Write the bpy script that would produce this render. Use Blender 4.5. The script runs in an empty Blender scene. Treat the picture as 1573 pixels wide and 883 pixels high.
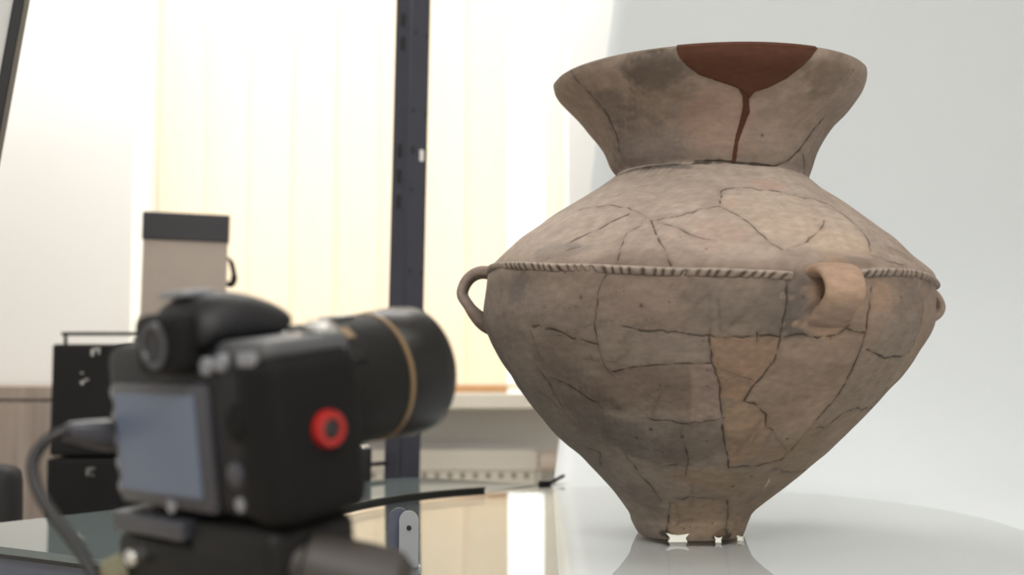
import bpy, bmesh, math, random, json
import numpy as np
from mathutils import Vector, Matrix
random.seed(7); rng = np.random.default_rng(7)
S = bpy.context.scene
COL = S.collection
PI = math.pi

# ------------------------------------------------------------------ camera
CAMZ = .945
cam_d = bpy.data.cameras.new('camera'); cam = bpy.data.objects.new('camera', cam_d); COL.objects.link(cam)
cam.location = (0, 0, CAMZ); PITCH = math.atan((560-441.5)/1700)
cam.rotation_euler = (PI/2+PITCH, 0, 0)
cam_d.sensor_width = 36; cam_d.lens = 36*1700/1573; cam_d.clip_start = .02
cam_d.dof.use_dof = True; cam_d.dof.focus_distance = 1.16; cam_d.dof.aperture_fstop = 3.6
S.camera = cam

# ------------------------------------------------------------------ world, sun, large lights, exposure
W = bpy.data.worlds.new('sky'); S.world = W; W.use_nodes = True
wb = W.node_tree.nodes['Background']; wb.inputs[0].default_value = (1.0, .97, .92, 1); wb.inputs[1].default_value = 3.2

def ceiling_light(loc, size, power, color, label):
    """a recessed LED panel: housing, diffuser and the light it gives"""
    t = thing('ceiling_light', label, 'ceiling light', loc)
    bm = bmesh.new(); bx(bm, (0, 0, .0), (size[0]+.04, size[1]+.04, .03)); obj('housing', bm, M('white_paint'), t)
    l = bpy.data.lights.new('panel_light', 'AREA'); l.shape = 'RECTANGLE'; l.size = size[0]; l.size_y = size[1]
    l.energy = power; l.color = color
    o = bpy.data.objects.new('panel_light', l); COL.objects.link(o); o.parent = t; o.location = (0, 0, -.02)

V = S.view_settings
S.display_settings.display_device = 'sRGB'
V.view_transform = 'Standard'; V.look = 'None'; V.gamma = 1; V.use_curve_mapping = False
V.exposure = -.12
LIGHTS = [((.75, .35, 2.77), (1.2, .6), 12, (1, .97, .93), 'white ceiling panel lamp above the front of the table'),
          ((-.62, 2.36, 2.77), (1.6, .6), 38, (1, .98, .95), 'added white ceiling panel brightening the window blinds and back wall'),  # extra lamp added to bleach the blinds and lift the back wall
          ((.2, -1.1, 2.77), (1.2, .6), 62, (1, .985, .96), 'added white ceiling panel as front fill, farthest from the window')]  # unseen fill added behind the camera for the front faces

# ------------------------------------------------------------------ helpers
def srgb(c):
    return tuple(((v/255)/12.92 if v/255 <= .04045 else ((v/255+.055)/1.055)**2.4) for v in c)
MATS = {}
def mk(name, c, rough=.5, metal=0, var=.06, scale=40, bump=0, coat=0, emit=None, spec=.5):
    m = bpy.data.materials.new(name); m.use_nodes = True; nt = m.node_tree; b = nt.nodes['Principled BSDF']
    b.inputs['Roughness'].default_value = rough; b.inputs['Metallic'].default_value = metal
    b.inputs['Coat Weight'].default_value = coat; b.inputs['Specular IOR Level'].default_value = spec
    lin = srgb(c)
    tc = nt.nodes.new('ShaderNodeTexCoord'); nz = nt.nodes.new('ShaderNodeTexNoise'); nz.inputs['Scale'].default_value = scale; nz.inputs['Detail'].default_value = 4
    nt.links.new(tc.outputs['Object'], nz.inputs['Vector'])
    mx = nt.nodes.new('ShaderNodeMix'); mx.data_type = 'RGBA'
    mx.inputs[6].default_value = (*[v*(1-var) for v in lin], 1); mx.inputs[7].default_value = (*[min(1, v*(1+var)) for v in lin], 1)
    nt.links.new(nz.outputs['Fac'], mx.inputs[0]); nt.links.new(mx.outputs[2], b.inputs['Base Color'])
    if bump:
        bp = nt.nodes.new('ShaderNodeBump'); bp.inputs['Strength'].default_value = bump; bp.inputs['Distance'].default_value = .001
        nt.links.new(nz.outputs['Fac'], bp.inputs['Height']); nt.links.new(bp.outputs['Normal'], b.inputs['Normal'])
    if emit:
        b.inputs['Emission Color'].default_value = (*lin, 1); b.inputs['Emission Strength'].default_value = emit
    MATS[name] = m; return m
def M(n): return MATS[n]

mk('white_wall', (240, 240, 238), .9, scale=6, var=.015)
mk('white_paint', (238, 236, 230), .45, var=.02)
mk('sill_paint', (236, 230, 216), .4, var=.02)
mk('floor_laminate', (196, 182, 164), .5, scale=4, var=.2)
mk('sheet_white', (211, 216, 219), .55, scale=3, var=.012)
mk('steel_post', (55, 56, 68), .5, var=.08, spec=.4)
mk('near_black', (18, 18, 22), .6, var=.1)
mk('case_black', (22, 22, 25), .55, var=.15, spec=.3)
mk('silver', (190, 190, 188), .3, metal=.9)
mk('box_grey', (172, 160, 150), .6, var=.05)
mk('lid_charcoal', (52, 50, 56), .6, var=.05)
mk('camera_plastic', (19, 19, 23), .5, var=.15, scale=300, spec=.3)
mk('camera_rubber', (13, 13, 14), .75, var=.2, scale=900, bump=.3, spec=.2)
mk('camera_shine', (52, 53, 60), .35, var=.08)
mk('lens_black', (14, 13, 13), .36, var=.1, spec=.35)
mk('lens_ring', (15, 14, 13), .6, var=.15, scale=500, spec=.25)
mk('gold', (128, 106, 78), .45, metal=.3)
mk('red_plastic', (152, 22, 19), .4)
mk('button_grey', (120, 122, 128), .45)
mk('shoulder_highlight', (74, 75, 78), .4)  # lighter grey paints the highlight on the shutter shoulder
mk('screen', (88, 98, 116), .3, var=.03, scale=8, emit=.1, spec=.3)
mk('glass_dark', (8, 7, 18), .15, spec=.3)
mk('cable_black', (20, 19, 21), .5)
mk('cable_grey', (128, 122, 116), .5)
mk('tripod_black', (15, 15, 15), .55, var=.15, spec=.25)
mk('tripod_brown', (46, 41, 37), .55, var=.15)
mk('olive_rubber', (110, 106, 84), .7)
mk('apron_blue', (76, 82, 98), .4, var=.05)
mk('bracket_grey', (150, 155, 160), .35, metal=.35)
mk('wedge_white', (236, 236, 226), .5, var=.02)
mk('radiator_white', (242, 238, 228), .4, var=.02)
mk('radiator_groove_shade', (150, 142, 128), .6)
mk('valve_white', (240, 226, 216), .4)
mk('chair_black', (26, 25, 27), .7, var=.15)
mk('tan_wood', (206, 160, 112), .6, var=.12)
mk('diffuser_grey', (196, 198, 198), .6, var=.02)
mk('card_white', (240, 232, 205), .5, var=.02)
mk('tape_black', (14, 14, 14), .45)

def laminate():
    m = bpy.data.materials.new('wood_laminate'); m.use_nodes = True; nt = m.node_tree; b = nt.nodes['Principled BSDF']
    tc = nt.nodes.new('ShaderNodeTexCoord'); mp = nt.nodes.new('ShaderNodeMapping'); mp.inputs['Scale'].default_value = (30, 30, 1.2)
    nz = nt.nodes.new('ShaderNodeTexNoise'); nz.inputs['Scale'].default_value = 1.5; nz.inputs['Detail'].default_value = 5
    cr = nt.nodes.new('ShaderNodeValToRGB'); cr.color_ramp.elements[0].position = .3; cr.color_ramp.elements[1].position = .7
    cr.color_ramp.elements[0].color = (*srgb((150, 136, 126)), 1); cr.color_ramp.elements[1].color = (*srgb((184, 170, 160)), 1)
    nt.links.new(tc.outputs['Object'], mp.inputs[0]); nt.links.new(mp.outputs[0], nz.inputs['Vector']); nt.links.new(nz.outputs['Fac'], cr.inputs[0])
    nt.links.new(cr.outputs[0], b.inputs['Base Color']); b.inputs['Roughness'].default_value = .55; MATS['wood_laminate'] = m
laminate()

def blind_fabric():
    m = bpy.data.materials.new('blind_fabric'); m.use_nodes = True; nt = m.node_tree; nt.nodes.remove(nt.nodes['Principled BSDF'])
    out = nt.nodes['Material Output']; d = nt.nodes.new('ShaderNodeBsdfDiffuse'); t = nt.nodes.new('ShaderNodeBsdfTranslucent'); mx = nt.nodes.new('ShaderNodeMixShader')
    tc = nt.nodes.new('ShaderNodeTexCoord'); mp = nt.nodes.new('ShaderNodeMapping'); mp.inputs['Scale'].default_value = (60, 60, 3)
    nz = nt.nodes.new('ShaderNodeTexNoise'); nz.inputs['Scale'].default_value = 3
    c = nt.nodes.new('ShaderNodeMix'); c.data_type = 'RGBA'; c.inputs[6].default_value = (*srgb((244, 226, 202)), 1); c.inputs[7].default_value = (*srgb((249, 233, 211)), 1)
    nt.links.new(tc.outputs['Object'], mp.inputs[0]); nt.links.new(mp.outputs[0], nz.inputs['Vector']); nt.links.new(nz.outputs['Fac'], c.inputs[0])
    for s in (d, t): nt.links.new(c.outputs[2], s.inputs[0])
    mx.inputs[0].default_value = .5; nt.links.new(d.outputs[0], mx.inputs[1]); nt.links.new(t.outputs[0], mx.inputs[2]); nt.links.new(mx.outputs[0], out.inputs[0])
    MATS['blind_fabric'] = m
blind_fabric()

def clear_glass(name, tint, rough, contact=False):
    """pane or plate of clear glass: Fresnel reflection at each face, tinted straight transmission"""
    m = bpy.data.materials.new(name); m.use_nodes = True; nt = m.node_tree; nt.nodes.remove(nt.nodes['Principled BSDF'])
    out = nt.nodes['Material Output']; t = nt.nodes.new('ShaderNodeBsdfTransparent'); g = nt.nodes.new('ShaderNodeBsdfGlossy'); mx = nt.nodes.new('ShaderNodeMixShader')
    t.inputs[0].default_value = (*srgb(tint), 1); g.inputs['Roughness'].default_value = rough
    fr = nt.nodes.new('ShaderNodeFresnel'); ge = nt.nodes.new('ShaderNodeNewGeometry'); mr = nt.nodes.new('ShaderNodeMapRange')
    ior = 1.42 if contact else 1.5; mr.inputs['To Min'].default_value = ior; mr.inputs['To Max'].default_value = 1/ior
    nt.links.new(ge.outputs['Backfacing'], mr.inputs['Value']); nt.links.new(mr.outputs[0], fr.inputs['IOR'])
    if contact:  # lower face lies in contact with the sheet below: only the upper face reflects
        iv = nt.nodes.new('ShaderNodeMath'); iv.operation = 'SUBTRACT'; iv.inputs[0].default_value = 1; nt.links.new(ge.outputs['Backfacing'], iv.inputs[1])
        mu = nt.nodes.new('ShaderNodeMath'); mu.operation = 'MULTIPLY'; nt.links.new(fr.outputs[0], mu.inputs[0]); nt.links.new(iv.outputs[0], mu.inputs[1]); nt.links.new(mu.outputs[0], mx.inputs[0])
    else: nt.links.new(fr.outputs[0], mx.inputs[0])
    nt.links.new(t.outputs[0], mx.inputs[1]); nt.links.new(g.outputs[0], mx.inputs[2]); nt.links.new(mx.outputs[0], out.inputs[0])
    MATS[name] = m
clear_glass('disc_glass', (255, 255, 254), .012, True)
clear_glass('window_glass', (252, 254, 253), .0)
mk('table_glass', (98, 108, 108), .03, var=.03, scale=5)

# geometry collectors
def bx(bm, c, s, bev=0, rot=None, seg=2):
    g = bmesh.ops.create_cube(bm, size=1); vs = g['verts']
    bmesh.ops.scale(bm, vec=s, verts=vs)
    if bev:
        es = list({e for v in vs for e in v.link_edges})
        r = bmesh.ops.bevel(bm, geom=es, offset=bev, segments=seg, profile=.5, affect='EDGES'); vs = list({v for f in r['faces'] for v in f.verts} | {v for v in vs if v.is_valid})
    if rot is not None: bmesh.ops.rotate(bm, cent=(0, 0, 0), matrix=rot, verts=vs)
    bmesh.ops.translate(bm, vec=c, verts=vs); return vs
def frame_of(d):
    d = Vector(d).normalized(); a = Vector((0, 0, 1)) if abs(d.z) < .95 else Vector((1, 0, 0))
    u = a.cross(d).normalized(); return u, d.cross(u)
def lathe(bm, p, d, prof, n=32, cap=True):
    """prof: (distance along d, radius)"""
    p = Vector(p); d = Vector(d).normalized(); u, w = frame_of(d); rings = []
    for (t, r) in prof:
        rings.append([bm.verts.new(p+d*t+(u*math.cos(k*2*PI/n)+w*math.sin(k*2*PI/n))*r) for k in range(n)])
    for a, b in zip(rings, rings[1:]):
        for k in range(n): bm.faces.new((a[k], a[(k+1) % n], b[(k+1) % n], b[k]))
    if cap: bm.faces.new(rings[0][::-1]); bm.faces.new(rings[-1])
def tube(bm, pts, r, n=10, close=False):
    pts = [Vector(p) for p in pts]; rings = []; u = None; N = len(pts)
    rr = r if isinstance(r, (list, tuple)) else [r]*N
    for i, p in enumerate(pts):
        d = (pts[min(i+1, N-1)]-pts[max(i-1, 0)]).normalized()
        if u is None: u, w = frame_of(d)
        else: u = (u-d*u.dot(d)).normalized(); w = d.cross(u)
        rings.append([bm.verts.new(p+(u*math.cos(k*2*PI/n)+w*math.sin(k*2*PI/n))*rr[i]) for k in range(n)])
    for a, b in zip(rings, rings[1:]):
        for k in range(n): bm.faces.new((a[k], a[(k+1) % n], b[(k+1) % n], b[k]))
    bm.faces.new(rings[0][::-1]); bm.faces.new(rings[-1])
def smooth_path(pts, n=8):
    P = [Vector(p) for p in pts]; out = []
    for i in range(len(P)-1):
        a, b, c, d = P[max(i-1, 0)], P[i], P[i+1], P[min(i+2, len(P)-1)]
        for k in range(n):
            t = k/n; out.append(.5*((2*b)+(c-a)*t+(2*a-5*b+4*c-d)*t*t+(3*b-a-3*c+d)*t**3))
    out.append(P[-1]); return out
def prism(bm, poly, z0, z1):
    a = [bm.verts.new((x, y, z0)) for x, y in poly]; b = [bm.verts.new((x, y, z1)) for x, y in poly]; n = len(poly)
    bm.faces.new(a[::-1]); bm.faces.new(b)
    for k in range(n): bm.faces.new((a[k], a[(k+1) % n], b[(k+1) % n], b[k]))
def obj(name, bm, m, parent=None, smooth=False, sub=0):
    me = bpy.data.meshes.new(name)
    if isinstance(bm, bmesh.types.BMesh):
        bmesh.ops.recalc_face_normals(bm, faces=bm.faces); bm.to_mesh(me); bm.free()
    else: me = bm
    me.materials.append(m); o = bpy.data.objects.new(name, me); COL.objects.link(o)
    if smooth:
        me.polygons.foreach_set('use_smooth', [True]*len(me.polygons))
        if smooth == 'auto': me.set_sharp_from_angle(angle=.6)
    if sub:
        md = o.modifiers.new('s', 'SUBSURF'); md.levels = md.render_levels = sub
    if parent: o.parent = parent
    return o
def thing(name, label, cat, loc=(0, 0, 0), rot=(0, 0, 0), group=None):
    o = bpy.data.objects.new(name, None); COL.objects.link(o); o.location = loc; o.rotation_euler = rot
    return tag(o, label, cat, group)
def tag(o, label, cat, group=None):
    o['label'] = label; o['category'] = cat
    if group: o['group'] = group
    return o
def struct(o, label=None):
    o['kind'] = 'structure'
    if label: o['label'] = label
    return o
def B(name, boxes, m, parent=None, bev=0):
    bm = bmesh.new()
    for c, s in boxes: bx(bm, c, s, bev)
    return obj(name, bm, m, parent)
def ab(x0, x1, y0, y1, z0, z1): return ((x0+x1)/2, (y0+y1)/2, (z0+z1)/2), (x1-x0, y1-y0, z1-z0)

# surveyed surface data of the vessel: angle around the axis (degrees), profile parameter
POT = {"c":[[1.5,[[-56.62,0.09],[-53.38,1.59],[-52.5,2.84],[-53.75,3.75],[-57.75,4.59]]],[2.3,[[-74.13,6.44],[-51.0,6.38],[-30.0,6.31],[-12.38,6.09],[3.75,5.88],[16.12,6.0],[35.88,5.97],[46.62,5.44],[54.38,4.81],[60.38,3.84],[64.12,3.0]]],[1.8,[[54.38,4.81],[62.87,5.34],[71.25,6.47]]],[1.2,[[4.0,7.91],[7.75,7.72],[16.0,7.62],[23.75,7.72],[31.5,7.84],[40.25,7.91],[46.12,8.12],[47.12,8.62],[45.75,9.62],[41.38,10.34]]],[1.3,[[4.0,7.91],[3.5,8.56],[2.5,8.62]]],[1.3,[[-13.13,9.19],[-6.75,9.03],[-1.62,8.72],[2.5,8.62],[8.12,8.94],[11.12,9.28],[14.0,9.81],[16.75,10.53]]],[1.3,[[-46.88,8.41],[-39.5,8.38],[-31.5,8.41],[-24.75,8.56],[-20.0,8.81],[-14.88,9.19],[-11.62,9.34],[-7.5,9.53],[-3.63,9.84],[-1.25,9.97],[1.62,10.09]]],[1.3,[[-14.88,9.19],[-11.62,9.88],[-9.12,10.75],[-7.75,11.5]]],[1.0,[[-16.75,9.06],[-17.0,9.41],[-20.0,9.72],[-20.0,10.41],[-20.0,11.19]]],[1.4,[[-22.88,8.88],[-27.0,9.19],[-29.63,9.53],[-34.0,9.88],[-35.38,10.06]]],[1.0,[[-34.5,10.59],[-30.75,10.38]]],[1.2,[[34.12,8.97],[30.5,9.38],[26.5,9.75],[23.12,10.12],[19.75,10.38]]],[1.2,[[40.62,10.59],[44.88,10.91],[53.25,10.97]]],[1.1,[[-21.88,11.69],[-23.25,12.03],[-23.88,12.31],[-24.12,12.75],[-24.75,13.12],[-24.88,13.69],[-24.88,13.97],[-25.0,14.53],[-23.88,14.88]]],[1.6,[[-44.0,13.19],[-37.62,13.25],[-33.0,13.41],[-28.5,13.56],[-24.88,13.69]]],[1.5,[[-18.0,13.22],[-13.75,13.34],[-9.12,13.31],[-5.0,13.38],[-1.87,13.44],[1.25,13.44],[5.25,13.53],[11.5,13.47],[17.38,13.5],[20.75,13.41],[26.0,13.5],[30.5,13.41],[33.12,13.16]]],[2.0,[[17.0,11.72],[17.0,12.34],[17.12,12.88],[16.88,13.38],[17.12,13.56],[16.88,14.25],[14.62,15.16],[11.88,16.19]]],[1.5,[[11.88,16.19],[16.5,16.31],[19.88,16.47],[21.12,16.69],[24.38,16.78]]],[1.6,[[1.25,13.47],[1.87,14.16],[3.5,15.0],[4.88,16.09],[6.88,16.62],[8.0,16.88],[10.0,17.34],[12.88,17.97]]],[1.3,[[-23.75,14.81],[-16.12,14.53],[-9.62,14.41],[-3.38,14.34],[2.12,14.34]]],[1.3,[[-15.63,16.53],[-6.88,16.62],[0.38,16.62],[7.25,16.53]]],[1.4,[[-48.38,14.59],[-47.12,15.41],[-47.75,16.12],[-48.12,16.44]]],[1.4,[[-45.62,15.12],[-39.25,15.75],[-35.12,16.09],[-31.38,16.22]]],[1.2,[[-5.12,17.06],[-4.5,17.66],[-6.25,18.28]]],[1.0,[[-17.38,17.94],[-9.12,17.88]]],[1.2,[[-17.12,19.41],[-19.62,20.0],[-22.62,21.28],[-24.88,22.22]]],[1.6,[[-15.38,19.41],[-5.0,19.16],[1.75,19.22],[18.62,19.25]]],[1.3,[[13.38,17.97],[26.5,17.94],[36.25,17.72],[37.62,17.34],[38.38,16.81],[39.38,16.56],[41.62,16.25],[40.38,15.03],[39.5,13.72],[38.38,13.16],[37.88,12.84],[39.0,12.03]]],[1.4,[[39.12,16.78],[47.0,16.72],[50.38,16.47],[55.0,16.41],[76.25,16.44],[68.12,15.84]]],[1.7,[[41.75,13.81],[45.0,13.91],[50.75,14.12],[60.12,14.03],[63.5,13.75],[61.0,13.16],[60.0,12.56]]],[1.3,[[37.12,18.09],[47.88,18.28],[77.12,18.41]]],[1.2,[[21.88,19.34],[33.62,20.03],[38.5,21.97]]],[1.5,[[32.38,13.22],[35.0,13.31],[38.5,13.34]]],[1.2,[[11.62,13.38],[11.88,13.69]]],[1.3,[[-80.25,14.44],[-80.25,16.03],[-79.88,16.78],[-79.38,17.09]]],[1.2,[[-49.88,17.41],[-45.38,17.56],[-54.62,18.09]]],[1.1,[[-31.25,17.56],[-30.38,18.47],[-23.62,19.34]]]],"light":[[1.4,[[44.62,19.03],[39.75,18.56],[40.12,18.25]]]],"patch":[[-10.5,0.0],[-10.0,0.78],[-7.62,1.25],[-4.38,1.56],[1.75,1.81],[6.75,2.0],[9.88,2.12],[12.5,2.47],[14.12,3.0],[13.62,3.72],[12.0,4.5],[11.0,5.25],[10.75,5.84],[12.75,5.78],[13.38,4.75],[15.75,3.91],[17.38,3.22],[15.38,2.59],[16.5,2.28],[21.88,2.06],[28.0,1.69],[32.75,1.22],[35.38,0.72],[37.5,0.0]],"band":[[-64.62,11.0],[-58.5,11.09],[-49.5,11.19],[-37.0,11.41],[-26.75,11.5],[-21.0,11.59],[-7.75,11.72],[1.87,11.75],[8.75,11.78],[18.75,11.84],[33.38,11.66],[39.62,11.53],[46.38,11.41],[55.0,11.34],[65.0,11.47],[77.25,11.59]],"pits":[[26.0,4.31],[59.5,0.91],[25.38,12.47],[25.38,12.66],[-5.75,16.91],[-13.62,12.69],[31.88,17.0],[-28.12,12.44],[-15.88,16.75],[-21.88,16.94],[57.25,15.59]],"polys":[[[[1.38,13.47],[17.25,13.53],[16.88,14.25],[14.62,15.16],[11.88,16.19],[5.0,16.09],[3.38,15.0],[1.87,14.12]],[152,114,82],0.7],[[[17.38,13.56],[26.0,13.5],[33.12,13.19],[38.5,13.34],[39.38,13.72],[40.25,15.03],[41.62,16.25],[39.38,16.56],[38.38,16.81],[24.38,16.78],[21.12,16.69],[19.88,16.47],[11.88,16.19]],[148,121,97],0.55],[[[-3.75,11.97],[17.0,11.94],[17.12,12.88],[16.75,13.34],[5.25,13.5],[1.38,13.44],[-1.87,13.41],[-3.38,12.69]],[114,100,88],0.5],[[[-23.5,12.84],[-18.0,13.25],[-1.87,13.41],[1.38,13.47],[1.87,14.28],[-9.75,14.41],[-23.75,14.81],[-24.75,13.78]],[134,118,105],0.5],[[[-3.0,14.44],[2.12,14.34],[3.88,15.47],[6.38,16.53],[-2.62,16.59]],[154,127,113],0.65],[[[-23.88,14.88],[-3.5,14.41],[-3.0,16.59],[-15.5,16.53],[-23.62,16.09]],[118,98,84],0.4],[[[6.62,16.28],[11.88,16.19],[16.5,16.31],[20.0,16.5],[23.12,16.84],[23.75,17.53],[13.13,17.91],[8.12,16.88]],[152,118,84],0.65],[[[38.0,12.81],[59.37,12.72],[64.0,13.75],[59.88,14.0],[50.75,14.12],[41.88,13.81]],[132,117,104],0.55],[[[41.75,13.88],[60.5,14.06],[68.12,15.84],[76.25,16.44],[50.38,16.47],[38.75,16.75],[41.62,16.25],[40.5,15.03]],[136,117,100],0.5],[[[4.0,7.94],[15.75,7.69],[39.88,7.94],[46.12,8.69],[45.75,9.62],[41.38,10.34],[16.75,10.53],[11.0,9.31],[2.5,8.62]],[184,162,142],0.5],[[[-13.13,9.19],[-1.62,8.72],[2.5,8.62],[11.0,9.31],[16.75,10.53],[12.88,11.19],[-7.13,11.41],[-14.88,9.19]],[172,150,134],0.4],[[[-15.38,19.41],[18.38,19.25],[40.25,22.09],[-23.75,22.0]],[150,122,92],0.6],[[[-34.75,16.53],[-15.25,16.56],[-5.5,16.69],[-4.75,17.5],[-18.25,17.91],[-31.25,17.56],[-35.25,16.84]],[100,90,82],0.5],[[[-5.12,16.62],[6.88,16.59],[11.88,17.88],[-5.12,17.75]],[116,103,90],0.4],[[[12.5,18.03],[37.25,18.12],[77.0,18.41],[80.62,20.19],[32.38,19.94]],[136,116,96],0.4]],"blobs":[[-18.75,1.34,0.0374,0.0202,[88,76,68],0.75],[-47.62,2.28,0.0238,0.0216,[100,88,80],0.5],[-14.12,2.5,0.0408,0.0288,[112,96,82],0.5],[4.0,3.5,0.0374,0.0396,[165,130,110],0.55],[35.38,3.62,0.0306,0.0324,[150,128,108],0.5],[48.0,1.44,0.0272,0.0252,[115,97,80],0.6],[-38.0,4.84,0.0476,0.0252,[112,100,94],0.5],[-26.62,6.31,0.0408,0.0058,[88,82,78],0.6],[23.38,7.5,0.0204,0.0101,[178,142,124],0.6],[6.62,8.44,0.0082,0.0101,[190,152,126],0.4],[26.5,9.38,0.0476,0.0288,[178,152,128],0.5],[33.25,9.88,0.0306,0.0216,[186,156,126],0.6],[-31.88,7.91,0.0476,0.018,[170,150,134],0.4],[-36.75,10.56,0.0408,0.0115,[126,116,108],0.5],[-12.25,11.09,0.0544,0.0101,[130,112,98],0.5],[2.38,9.81,0.0238,0.0216,[176,140,124],0.5],[35.12,11.03,0.0306,0.005,[122,104,88],0.6],[55.25,10.16,0.0272,0.0101,[130,112,95],0.5],[-49.75,12.09,0.015,0.0158,[98,92,90],0.6],[-40.38,12.44,0.0122,0.018,[138,122,112],0.5],[-72.0,14.38,0.0238,0.0432,[98,86,82],0.5],[-17.5,12.34,0.034,0.0216,[126,106,92],0.4],[-10.0,12.69,0.0408,0.0216,[116,96,84],0.3],[5.0,12.69,0.0476,0.0216,[100,86,74],0.6],[14.75,12.69,0.017,0.0252,[92,82,72],0.6],[20.5,12.69,0.0136,0.0288,[88,80,74],0.7],[29.0,12.5,0.0245,0.036,[168,132,102],0.7],[41.12,12.62,0.017,0.0288,[160,125,95],0.5],[53.75,12.56,0.0238,0.0252,[112,98,86],0.6],[51.88,13.47,0.0272,0.0216,[130,110,92],0.4],[-10.88,15.84,0.0612,0.0252,[112,88,74],0.5],[34.25,15.53,0.017,0.018,[108,88,74],0.5],[-11.75,13.78,0.0476,0.0158,[124,106,92],0.5],[-26.25,16.91,0.0272,0.0216,[84,75,67],0.5],[-38.88,16.53,0.0272,0.0288,[92,80,72],0.5],[-3.25,17.16,0.034,0.0252,[96,80,68],0.6],[24.0,16.38,0.034,0.018,[110,90,76],0.5],[43.25,15.91,0.0204,0.0432,[128,108,90],0.4],[2.25,18.41,0.034,0.0115,[140,112,80],0.5],[-37.25,19.16,0.0204,0.0216,[112,98,88],0.5],[35.25,17.31,0.0204,0.018,[140,112,84],0.5],[46.75,19.19,0.017,0.0144,[120,98,80],0.4],[30.25,21.97,0.0082,0.005,[50,40,34],0.8],[-23.38,21.81,0.0095,0.0036,[50,40,34],0.7],[-40.88,14.38,0.034,0.0288,[108,90,80],0.3]],"rows":[[0.18222,0.52774,0.02288,0.00122,-0.006],[0.17786,0.51441,0.02338,7e-05,-0.0055],[0.15699,0.48971,0.02605,-0.00142,-0.003],[0.14023,0.47025,0.02383,-0.00281,-0.0015],[0.12574,0.44878,0.02442,-0.00237,-0.0005],[0.11773,0.42927,0.02549,-0.00106,0.0],[0.11074,0.41376,0.02606,-0.00546,0.0],[0.13266,0.39636,0.02387,-0.00466,0.0],[0.17116,0.37011,0.02114,-0.00507,0.0],[0.2086,0.34238,0.01827,-0.00588,0.0],[0.2352,0.3174,0.01615,-0.00676,0.0],[0.25257,0.29894,0.01732,-0.00637,0.0],[0.25531,0.27509,0.01585,-0.00255,0.0],[0.25427,0.23917,0.01332,-0.0014,0.0],[0.23774,0.20412,0.01161,-0.00027,0.0],[0.22263,0.18285,0.01185,0.00034,0.0],[0.20857,0.16541,0.01048,0.00077,0.0],[0.16868,0.11778,0.00788,0.00163,0.0],[0.13524,0.08692,0.00769,0.00109,0.0],[0.10337,0.05762,0.00527,0.00179,0.0],[0.0737,0.02831,-0.00094,0.00154,0.0],[0.06713,0.01595,-0.00234,0.00111,0.0],[0.06295,0.006,-0.00227,0.00072,0.0],[0.06,0.0,-0.0022,0.0,0.0]]}
CABLE = [[-0.2578, 0.66, 0.905], [-0.2643, 0.655, 0.9053], [-0.2727, 0.65, 0.8996], [-0.277, 0.645, 0.888], [-0.2707, 0.64, 0.8718], [-0.2578, 0.635, 0.8567], [-0.2428, 0.63, 0.8411], [-0.2302, 0.625, 0.8223], [-0.2259, 0.63, 0.7927]]
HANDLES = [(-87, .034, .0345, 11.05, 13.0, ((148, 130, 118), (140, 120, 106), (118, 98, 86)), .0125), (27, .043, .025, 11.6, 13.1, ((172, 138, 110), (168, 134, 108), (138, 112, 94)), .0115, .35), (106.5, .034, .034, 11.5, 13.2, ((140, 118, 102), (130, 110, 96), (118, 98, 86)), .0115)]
WEDGES = [(.183, 1.2395, .021, .0095, .05, 'largest white plastic wedge under the left front of the vase foot'), (.2275, 1.2365, .007, .006, -.2, 'small white wedge under the right front of the vase foot'), (.2545, 1.2485, .006, .005, -.5, 'tiny white wedge at the right side of the vase foot')]


for a in LIGHTS: ceiling_light(*a)

# ------------------------------------------------------------------ room shell
YW = 3.0; RX0, RX1, RY0, RZ = -2.0, 2.6, -1.8, 2.8
WX0, WX1, WZ0, WZ1 = -1.035, .152, .835, 2.35
struct(B('floor', [ab(RX0, RX1, RY0, YW+.3, -.05, 0)], M('floor_laminate')), 'brown laminate floor under the table')
struct(B('ceiling', [ab(RX0, RX1, RY0, YW+.3, RZ, RZ+.05)], M('white_wall')), 'white ceiling')
struct(B('wall_back', [ab(RX0, WX0, YW, YW+.3, 0, RZ), ab(WX1, RX1, YW, YW+.3, 0, RZ), ab(WX0, WX1, YW, YW+.3, 0, WZ0), ab(WX0, WX1, YW, YW+.3, WZ1, RZ)], M('white_wall')), 'white wall around the window')
struct(B('wall_left', [ab(RX0-.1, RX0, RY0, YW+.3, 0, RZ)], M('white_wall')))
struct(B('wall_right', [ab(RX1, RX1+.1, RY0, YW+.3, 0, RZ)], M('white_wall')))
struct(B('wall_front', [ab(RX0, RX1, RY0-.1, RY0, 0, RZ)], M('white_wall')))
w = B('window_1', [ab(WX0, WX0+.06, 3.2, 3.27, WZ0, WZ1), ab(WX1-.06, WX1, 3.2, 3.27, WZ0, WZ1), ab(WX0+.06, WX1-.06, 3.2, 3.27, WZ0, WZ0+.06), ab(WX0+.06, WX1-.06, 3.2, 3.27, WZ1-.06, WZ1), ab(-.47, -.41, 3.2, 3.27, WZ0+.06, WZ1-.06)], M('white_paint'))
struct(w, 'white framed window glowing behind the blinds')
B('pane', [ab(WX0+.06, -.47, 3.23, 3.24, WZ0+.06, WZ1-.06)], M('window_glass'), w)
B('pane', [ab(-.41, WX1-.06, 3.23, 3.24, WZ0+.06, WZ1-.06)], M('window_glass'), w)
struct(B('trim_1', [ab(WX0-.06, WX1+.08, 2.79, 3.2, .834, .874)], M('sill_paint'), bev=.004), 'cream window sill above the radiator')

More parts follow.
